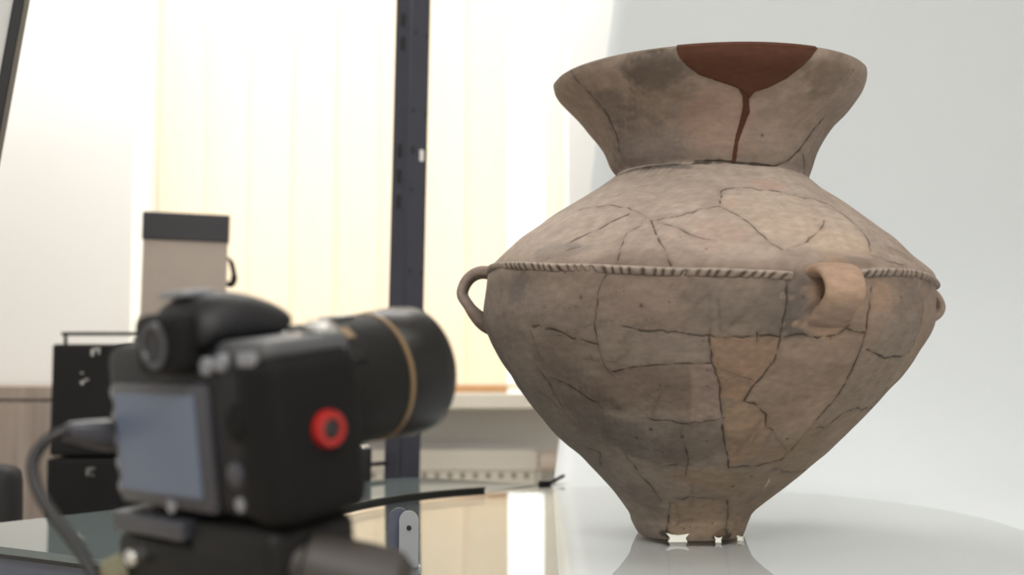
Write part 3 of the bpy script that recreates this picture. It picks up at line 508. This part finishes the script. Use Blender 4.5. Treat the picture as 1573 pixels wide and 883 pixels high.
# grid
fine = np.arange(-84, 84.01, .22); coarse = np.arange(86.5, 273.6, 2.5)
TH = np.radians(np.concatenate([fine, coarse])); nT = len(TH)
VV = [0.]
for i in range(len(ROWS)-1):
    L_ = np.linalg.norm(ROWS[i+1, :2]-ROWS[i, :2]); k = max(2, int(L_/.00125)); VV += list(i+np.arange(1, k+1)/k)
VV = np.array(VV); nV = len(VV)
rows = row_at(VV)
P = pot_pos(TH[None, :], rows[:, None, :])
N = np.cross(np.gradient(P, axis=0), np.gradient(P, axis=1)); N /= np.linalg.norm(N, axis=-1, keepdims=True)+1e-12
if (N[nV//2, 0]*(P[nV//2, 0]-P[nV//2].mean(0))).sum() < 0: N = -N
disp = waves(P, [.11, .05, .022], [.0009, .0005, .00018], 3)
fade = np.clip((nV-1-np.arange(nV))/14, 0, 1)[:, None]; disp *= fade
# pigment per vertex, with side light painted on the belly
def lin(c):
    q = np.array(srgb(c)); g_ = q @ np.array([.3, .6, .1]); return (g_+(q-g_)*.76)*.89
zone = [(0, (148, 128, 112)), (3, (146, 126, 111)), (5.6, (136, 119, 106)), (6.2, (168, 150, 134)), (9, (170, 150, 134)), (11, (156, 136, 120)), (11.8, (130, 111, 97)), (14, (132, 113, 97)), (17, (133, 115, 98)), (19, (138, 119, 101)), (23, (138, 119, 100))]
zv = [z[0] for z in zone]; zc = np.array([lin(z[1]) for z in zone])
colr = np.stack([np.interp(VV, zv, zc[:, k]) for k in range(3)], -1)[:, None, :]*np.ones((1, nT, 1))
big = waves(P, [.16, .07, .035, .018], [.4, .4, .35, .2], 11)
colr *= (1+.11*big)[..., None]
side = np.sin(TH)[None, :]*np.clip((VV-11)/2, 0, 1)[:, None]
colr *= np.stack([1+.11*side, 1+.06*side, 1-.01*side], -1)  # painted side light: belly warmer and brighter right, darker and cooler left
Pf = P
fine_n = waves(P, [.012, .007, .02], [.5, .4, .5], 21)
colr *= (1+.05*fine_n)[..., None]
for t, v, rx, ry, c_, st in POT['blobs']:
    c0 = pot_pt(t, v); q = Pf-c0; tang = np.array([*(RV*math.cos(math.radians(t))-FV*math.sin(math.radians(t)))])
    a = q @ tang; b2 = (q**2).sum(-1)-a*a
    d = (a/rx)**2+b2/(ry*ry); d *= (1+.5*big+.22*fine_n); wgt = st*np.clip(1.6-d*.95, 0, 1); wgt = np.where(d < 3, wgt, 0)
    colr = colr*(1-wgt[..., None])+lin(c_)*wgt[..., None]
# sherds of their own tone, bounded by the joints
for k, (pts, c_, st) in enumerate(POT['polys']):
    p = np.array(pts); TT, V2 = np.meshgrid(np.degrees(TH), VV); ins = np.zeros(TT.shape, bool); dmin = np.full(TT.shape, 9.)
    sel = (TT > p[:, 0].min()-3) & (TT < p[:, 0].max()+3) & (V2 > p[:, 1].min()-.6) & (V2 < p[:, 1].max()+.6); tt, v2 = TT[sel], V2[sel]
    i_ = np.zeros(tt.shape, bool); d_ = np.full(tt.shape, 9.)
    for a, b in zip(p, np.roll(p, -1, 0)):
        i_ ^= ((a[1] > v2) != (b[1] > v2)) & (tt < (b[0]-a[0])*(v2-a[1])/(b[1]-a[1]+1e-9)+a[0])
        A_ = np.array([a[0], a[1]*6]); B_ = np.array([b[0], b[1]*6])-A_; u = np.clip(((tt-A_[0])*B_[0]+(v2*6-A_[1])*B_[1])/(B_ @ B_), 0, 1); d_ = np.minimum(d_, np.hypot(tt-A_[0]-u*B_[0], v2*6-A_[1]-u*B_[1]))
    sd = np.where(i_, d_, -d_); wg = np.clip(.5+sd/1.0, 0, 1)*st*(1+.3*big[sel]); wg = np.clip(wg, 0, .9)
    colr[sel] = colr[sel]*(1-wg[:, None])+lin(c_)*wg[:, None]*(1+.07*fine_n[sel])[:, None]
# cracks: real grooves, edges standing slightly proud, dirt in the groove
def wander(pts, seed):
    g = np.random.default_rng(seed); p = np.array(pts, float); out = [p[0]]
    for a, b in zip(p, p[1:]):
        L_ = np.linalg.norm(pot_pt(*a)-pot_pt(*b)); k = max(1, int(L_/.0055))
        for j in range(1, k+1):
            q = a+(b-a)*j/k
            if j < k: q = q+g.normal(size=2)*np.array([.16, .022])
            out.append(q)
    return out
dirt = np.zeros((nV, nT)); groove = np.zeros((nV, nT)); lightc = np.zeros((nV, nT))
thd = np.degrees(TH)
def crack(w_, pts, seed, acc):
    g = np.random.default_rng(seed+99); q = wander(pts, seed); w_ = w_*.001
    X3 = np.array([pot_pt(*p) for p in q]); wj = .95*w_*np.clip(g.normal(.95, .42, len(q)), .2, 1.8); step = g.choice([-1, 1])*g.uniform(.0001, .00035)
    for k in range(len(q)-1):
        (t0, v0), (t1, v1) = q[k], q[k+1]
        i0, i1 = np.searchsorted(VV, [min(v0, v1)-.35, max(v0, v1)+.35]); dth = 2.2
        j0, j1 = np.searchsorted(thd[:len(fine)], [min(t0, t1)-dth, max(t0, t1)+dth])
        if j1 <= j0 or i1 <= i0: continue
        Q = P[i0:i1, j0:j1]; A, Bv = X3[k], X3[k+1]-X3[k]
        u = np.clip(((Q-A) @ Bv)/(Bv @ Bv+1e-12), 0, 1); D_ = Q-A-u[..., None]*Bv; d = np.linalg.norm(D_, axis=-1); wl = wj[k]+(wj[k+1]-wj[k])*u
        g_ = np.exp(-(d/(wl*.62))**2)
        sgn = np.sign((np.cross(Bv, D_)*N[i0:i1, j0:j1]).sum(-1))
        acc[i0:i1, j0:j1] = np.maximum(acc[i0:i1, j0:j1], g_*np.clip(wl/.0013, .3, 1))
        if acc is dirt:
            halo = .18*np.exp(-(d/.0035)**2); acc[i0:i1, j0:j1] = np.maximum(acc[i0:i1, j0:j1], halo)
            s2 = step*sgn*np.exp(-(d/.005)); cur = groove[i0:i1, j0:j1]; groove[i0:i1, j0:j1] = np.where(np.abs(s2) > np.abs(cur), s2, cur)
for k, (w_, pts) in enumerate(POT['c']): crack(w_, pts, k, dirt)
for k, (w_, pts) in enumerate(POT['light']): crack(w_, pts, 500+k, lightc)
for t, v in POT['pits']:
    d = np.linalg.norm(P-pot_pt(t, v), axis=-1); dirt = np.maximum(dirt, .9*np.exp(-(d/.0017)**2))
# fine accidental nicks and hairlines
for k in range(16):
    gg = np.random.default_rng(700+k); t, v = gg.uniform(-62, 66), gg.uniform(12, 20.5); crack(.55, [(t, v), (t+gg.uniform(-9, 9), v+gg.uniform(-.5, .9)), (t+gg.uniform(-14, 14), v+gg.uniform(-.4, 1.2))], 700+k, dirt)
g = np.random.default_rng(5)
for _ in range(90):
    t, v = g.uniform(-65, 70), g.uniform(7, 21.5); r_ = g.uniform(.0005, .0013); c0 = pot_pt(t, v)
    i0, i1 = np.searchsorted(VV, [v-.3, v+.3]); j0, j1 = np.searchsorted(thd[:len(fine)], [t-2, t+2]); d = np.linalg.norm(P[i0:i1, j0:j1]-c0, axis=-1); dirt[i0:i1, j0:j1] = np.maximum(dirt[i0:i1, j0:j1], .7*np.exp(-(d/r_)**2))
disp += groove-.0013*np.clip(dirt, 0, 1)**1.3
colr = colr*(1-.82*np.clip(dirt, 0, 1)[..., None])+lin((58, 45, 36))*(.36*np.clip(dirt, 0, 1)[..., None])
colr = colr*(1-.7*lightc[..., None])+lin((206, 190, 172))*(.7*lightc[..., None])
P = P+N*disp[..., None]

# inner wall and foot close the vessel
def shell_rows():
    out = []
    base_r = row_at(np.array([0.]))[0]
    for dr_, dh in ((-.0022, .0026), (-.0055, .0030), (-.0085, .0012)):
        q = base_r.copy(); q[0] += dr_; q[1] += dh; out.append(q)
    for v in np.concatenate([np.arange(.5, 6, .5), [6.0], np.arange(6.5, 21.5, 1)]):
        q = row_at(np.array([v]))[0].copy(); q[0] = max(.02, q[0]-.010); q[1] += 0 if v < 20 else .006; out.append(q)
    return out
inner = np.array(shell_rows()); PI_ = pot_pos(TH[None, :], inner[:, None, :])
allP = np.concatenate([PI_[::-1], P], 0); nI = len(inner)
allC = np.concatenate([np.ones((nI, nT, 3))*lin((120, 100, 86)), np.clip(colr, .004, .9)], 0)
nR = nI+nV
verts = allP.reshape(-1, 3); colv = allC.reshape(-1, 3)
I, J = np.meshgrid(np.arange(nR-1), np.arange(nT), indexing='ij'); J2 = (J+1) % nT
quads = np.stack([I*nT+J, (I+1)*nT+J, (I+1)*nT+J2, I*nT+J2], -1).reshape(-1, 4)
cb_ = len(verts); verts = np.vstack([verts, allP[0].mean(0), allP[-1].mean(0)]); colv = np.vstack([colv, colv[0], colv[-1]])
j = np.arange(nT); j2 = (j+1) % nT
tris = np.vstack([np.stack([np.full(nT, cb_), j, j2], -1), np.stack([np.full(nT, cb_+1), (nR-1)*nT+j2, (nR-1)*nT+j], -1)])
me = bpy.data.meshes.new('body'); me.vertices.add(len(verts)); me.vertices.foreach_set('co', verts.astype(np.float32).ravel())
nq, nt_ = len(quads), len(tris); me.loops.add(nq*4+nt_*3); me.loops.foreach_set('vertex_index', np.concatenate([quads.ravel(), tris.ravel()]).astype(np.int32))
me.polygons.add(nq+nt_); me.polygons.foreach_set('loop_start', np.concatenate([np.arange(nq)*4, nq*4+np.arange(nt_)*3]).astype(np.int32))
me.polygons.foreach_set('use_smooth', np.ones(nq+nt_, bool)); me.update(calc_edges=True); me.validate()
def set_pigment_light(me, c):
    at = me.color_attributes.new('pigment_light', 'FLOAT_COLOR', 'POINT'); at.data.foreach_set('color', np.hstack([c, np.ones((len(c), 1))]).astype(np.float32).ravel())
set_pigment_light(me, colv)

def clay(name, flat=None, rough=.82):
    m = bpy.data.materials.new(name); m.use_nodes = True; nt = m.node_tree; b = nt.nodes['Principled BSDF']; b.inputs['Roughness'].default_value = rough; b.inputs['Specular IOR Level'].default_value = .22
    tc = nt.nodes.new('ShaderNodeTexCoord'); mp = nt.nodes.new('ShaderNodeMapping'); mp.inputs['Scale'].default_value = (1, 1, 2.6)
    n1 = nt.nodes.new('ShaderNodeTexNoise'); n1.inputs['Scale'].default_value = 70; n1.inputs['Detail'].default_value = 6; n1.inputs['Roughness'].default_value = .65
    n2 = nt.nodes.new('ShaderNodeTexNoise'); n2.inputs['Scale'].default_value = 420; n2.inputs['Detail'].default_value = 3
    nt.links.new(tc.outputs['Object'], mp.inputs[0]); nt.links.new(mp.outputs[0], n1.inputs['Vector']); nt.links.new(tc.outputs['Object'], n2.inputs['Vector'])
    mr = nt.nodes.new('ShaderNodeMapRange'); mr.inputs['From Min'].default_value = .25; mr.inputs['From Max'].default_value = .75; mr.inputs['To Min'].default_value = .8; mr.inputs['To Max'].default_value = 1.16
    nt.links.new(n1.outputs['Fac'], mr.inputs['Value'])
    mx = nt.nodes.new('ShaderNodeMix'); mx.data_type = 'RGBA'; mx.blend_type = 'MULTIPLY'; mx.inputs[0].default_value = 1
    if flat: mx.inputs[6].default_value = (*srgb(flat), 1)
    else:
        at = nt.nodes.new('ShaderNodeAttribute'); at.attribute_name = 'pigment_light'; nt.links.new(at.outputs['Color'], mx.inputs[6])
    cm = nt.nodes.new('ShaderNodeCombineColor')
    for k in range(3): nt.links.new(mr.outputs[0], cm.inputs[k])
    nt.links.new(cm.outputs[0], mx.inputs[7]); nt.links.new(mx.outputs[2], b.inputs['Base Color'])
    bp = nt.nodes.new('ShaderNodeBump'); bp.inputs['Strength'].default_value = .25; bp.inputs['Distance'].default_value = .0008
    ad = nt.nodes.new('ShaderNodeMath'); ad.operation = 'ADD'; nt.links.new(n1.outputs['Fac'], ad.inputs[0]); nt.links.new(n2.outputs['Fac'], ad.inputs[1])
    nt.links.new(ad.outputs[0], bp.inputs['Height']); nt.links.new(bp.outputs['Normal'], b.inputs['Normal']); MATS[name] = m; return m
clay('clay'); clay('clay_patch', (76, 46, 32), .75); clay('clay_orange', (190, 146, 112)); clay('clay_grey', (150, 130, 116))
vase = thing('clay_vase', 'large cracked brown clay vase with flared neck, restored from sherds, on glass disc', 'vase', (PX, PY, PZ))
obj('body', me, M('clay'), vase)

# plaster fill at the rim with its running seam
pp = POT['patch']; left = pp[:13]; right = pp[13:]
bm = bmesh.new(); grid = []
low_t = [p[0] for p in left[:7]]+[p[0] for p in right[-7:]]; low_v = [p[1] for p in left[:7]]+[p[1] for p in right[-7:]]
o_ = np.argsort(low_t); low_t = np.array(low_t)[o_]; low_v = np.array(low_v)[o_]
def pv(t, v, off):
    q = pot_pt(t, v); return Vector(q+pot_nrm(t, max(v, .03))*(off+float(waves(q[None], [.11, .05, .022], [.0009, .0005, .00018], 3)[0])))
rng2 = np.random.default_rng(2)
for t in np.linspace(low_t[0], low_t[-1], 130):
    vb = max(.02, np.interp(t, low_t, low_v)+rng2.normal()*.008); colm = []
    lip = row_at(np.array([0.]))[0]
    for dr_, dh in ((-.0078, .0022), (-.0040, .0042), (-.0012, .0030)):
        q = lip.copy(); q[0] += dr_; q[1] += dh; colm.append(bm.verts.new(pot_pos(math.radians(t), q)))
    for k in range(27): colm.append(bm.verts.new(pv(t, vb*k/26, .0015 if k < 26 else .0012)))
    colm.append(bm.verts.new(pv(t, vb+.02, -.002))); grid.append(colm)
for a, b in zip(grid, grid[1:]):
    for k in range(len(a)-1): bm.faces.new((a[k], a[k+1], b[k+1], b[k]))
lv = [p[1] for p in left[6:]]; lt = [p[0] for p in left[6:]]; rv_ = [p[1] for p in right[:8]][::-1]; rt = [p[0] for p in right[:8]][::-1]
strip = []
for v in np.linspace(1.95, 5.9, 90):
    a, b = np.interp(v, lv, lt)+rng2.normal()*.06, np.interp(v, rv_, rt)+rng2.normal()*.06
    if b < a+.6: b = a+.6
    strip.append([bm.verts.new(pv(t, v, o)) for t, o in [(a-.1, -.002)]+[(a+(b-a)*q_/8, .0012) for q_ in range(9)]+[(b+.1, -.002)]])
for a, b in zip(strip, strip[1:]):
    for k in range(10): bm.faces.new((a[k], a[k+1], b[k+1], b[k]))
obj('plaster_fill', bm, M('clay_patch'), vase, True)['label'] = 'dark red brown fill at the rim with a thin run below'

# notched cord band around the belly, interrupted by the handle
BT = np.array([p[0] for p in POT['band']]); BV = np.array([p[1] for p in POT['band']])
def band_v(t): return np.interp(t, np.r_[-180, BT, 180], np.r_[11.2, BV, 11.5])
def cord(t0, t1, seed):
    g = np.random.default_rng(seed); st = .2; ts = np.arange(t0, t1, st); W_ = 11; vs = np.zeros((len(ts), W_, 3)); cc = np.zeros((len(ts), W_, 3)); ph = 0; phs = []
    for t in ts:
        phs.append(ph); ph += st/2.35*(1+.28*math.sin(t*.61+seed)+.2*math.sin(t*1.7))
    for i, t in enumerate(ts):
        vc = float(band_v(t)); n = pot_nrm(t, vc); p0 = pot_pt(t, vc); dn = pot_pt(t, vc+.05)-pot_pt(t, vc-.05); dn /= np.linalg.norm(dn)
        sl = .34*math.sin(t/23.+.6); env = min(1, (i+1)/6, (len(ts)-i)/6); hgt = .0036+.0007*math.sin(t*.33)
        for k in range(W_):
            u = -1+2*k/(W_-1); pr_ = (1-abs(u)**2.6); f = (phs[i]+sl*u*1.2) % 1; notch = math.exp(-((f-.5)/.21)**2)*(.15+.85*np.clip((u+.75)/.6, 0, 1))
            e = hgt*env*pr_*(1-.85*notch)-(.0015 if abs(u) > .98 else 0)
            vs[i, k] = p0+dn*u*.0050+n*e
            cc[i, k] = (lin((162, 145, 130)) if u < -.3 else lin((140, 121, 106)))*(1-.72*notch)  # lit upper edge painted lighter, notch hollows painted darker
    F = []; n_ = len(ts)
    for i in range(n_-1):
        for k in range(W_-1): F.append((i*W_+k, i*W_+k+1, (i+1)*W_+k+1, (i+1)*W_+k))
    m = bpy.data.meshes.new('cord_band'); m.from_pydata(vs.reshape(-1, 3).tolist(), [], F); set_pigment_light(m, cc.reshape(-1, 3)); m.polygons.foreach_set('use_smooth', [True]*len(F)); return obj('cord_band', m, M('clay'), vase)
cord(-100, 18.6, 1); cord(32.6, 104, 2); cord(126, 250, 3)

# strap handles
def handle(thd_, wid, prot, v0, v1, col, thick=.0105, low=1.5, flare=1.35, seed=0, vshift=0):
    """strap standing out of the wall: path in the radial-vertical plane, swept with a flat section"""
    t = math.radians(thd_); rad = np.array([*(RV*math.sin(t)+FV*math.cos(t))]); tan = RV*math.cos(t)-FV*math.sin(t); upv = np.array([0, 0, 1.])
    A, Bp = pot_pt(thd_, v0), pot_pt(thd_, v1); h0, h1 = A[2], Bp[2]; rA, rB = A @ rad, Bp @ rad; H = h0-h1
    ctl = [(rA-.012, h0-.002), (rA+prot*.35, h0+.001), (rA+prot*.8, h0-H*.12), (rA+prot, h0-H*.38), (rA+prot*.80, h0-H*.59), (rB+prot*.34, h1+H*.2), (rB+.0005, h1+H*.07), (rB-.014, h1)]
    path = smooth_path([(a, 0, b) for a, b in ctl], 10); n = len(path); bm = bmesh.new(); rings = []
    side0 = A-rad*rA; side0 = side0-upv*side0[2]
    for i, p in enumerate(path):
        d = (path[min(i+1, n-1)]-path[max(i-1, 0)]).normalized(); nx, nz = -d.z, d.x
        s = i/(n-1); fl = 1+(flare-1)*(abs(2*s-1)**2.5); th_ = thick*(1+.25*(abs(2*s-1)**3)+(low if s > .5 else .2)*max(0, abs(2*s-1)-.2)); ring = []
        for k in range(24):
            a = 2*PI*k/24; ca, sa = math.cos(a), math.sin(a); ex = math.copysign(abs(ca)**.75, ca)*wid/2*fl; ey = math.copysign(abs(sa)**.8, sa)*th_/2
            q = rad*(p.x+nx*ey)+upv*(p.z+nz*ey)+tan*ex+side0; ring.append(bm.verts.new(q))
        rings.append(ring)
    for a, b in zip(rings, rings[1:]):
        for k in range(24): bm.faces.new((a[k], a[(k+1) % 24], b[(k+1) % 24], b[k]))
    bm.faces.new(rings[0]); bm.faces.new(rings[-1])
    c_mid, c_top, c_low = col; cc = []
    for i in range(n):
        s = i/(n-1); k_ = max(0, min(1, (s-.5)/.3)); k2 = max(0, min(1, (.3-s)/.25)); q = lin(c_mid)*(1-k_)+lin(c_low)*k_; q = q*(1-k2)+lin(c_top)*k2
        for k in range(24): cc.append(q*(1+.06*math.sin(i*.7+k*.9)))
    o = obj('handle', bm, M('clay'), vase, True); set_pigment_light(o.data, np.array(cc)); return o
for hargs in HANDLES: handle(*hargs)

# little white plastic wedges that level the foot
def wedge(px, py_, w_, h_, rz, label):
    bm = bmesh.new(); pts = [(-.5, 0), (.5, 0), (.40, .45), (.62, 1.0), (.3, .82), (0, .74), (-.3, .82), (-.62, 1.0), (-.40, .45)]
    prism(bm, [(x*w_, y*h_) for x, y in pts], -.003, .003); bm.transform(Matrix.Rotation(PI/2, 4, 'X'))
    o = obj('leveling_wedge', bm, M('wedge_white')); o.location = (px, py_, DZ1); o.rotation_euler = (0, 0, rz); tag(o, label, 'wedge', None); return o
for a in WEDGES: wedge(*a)
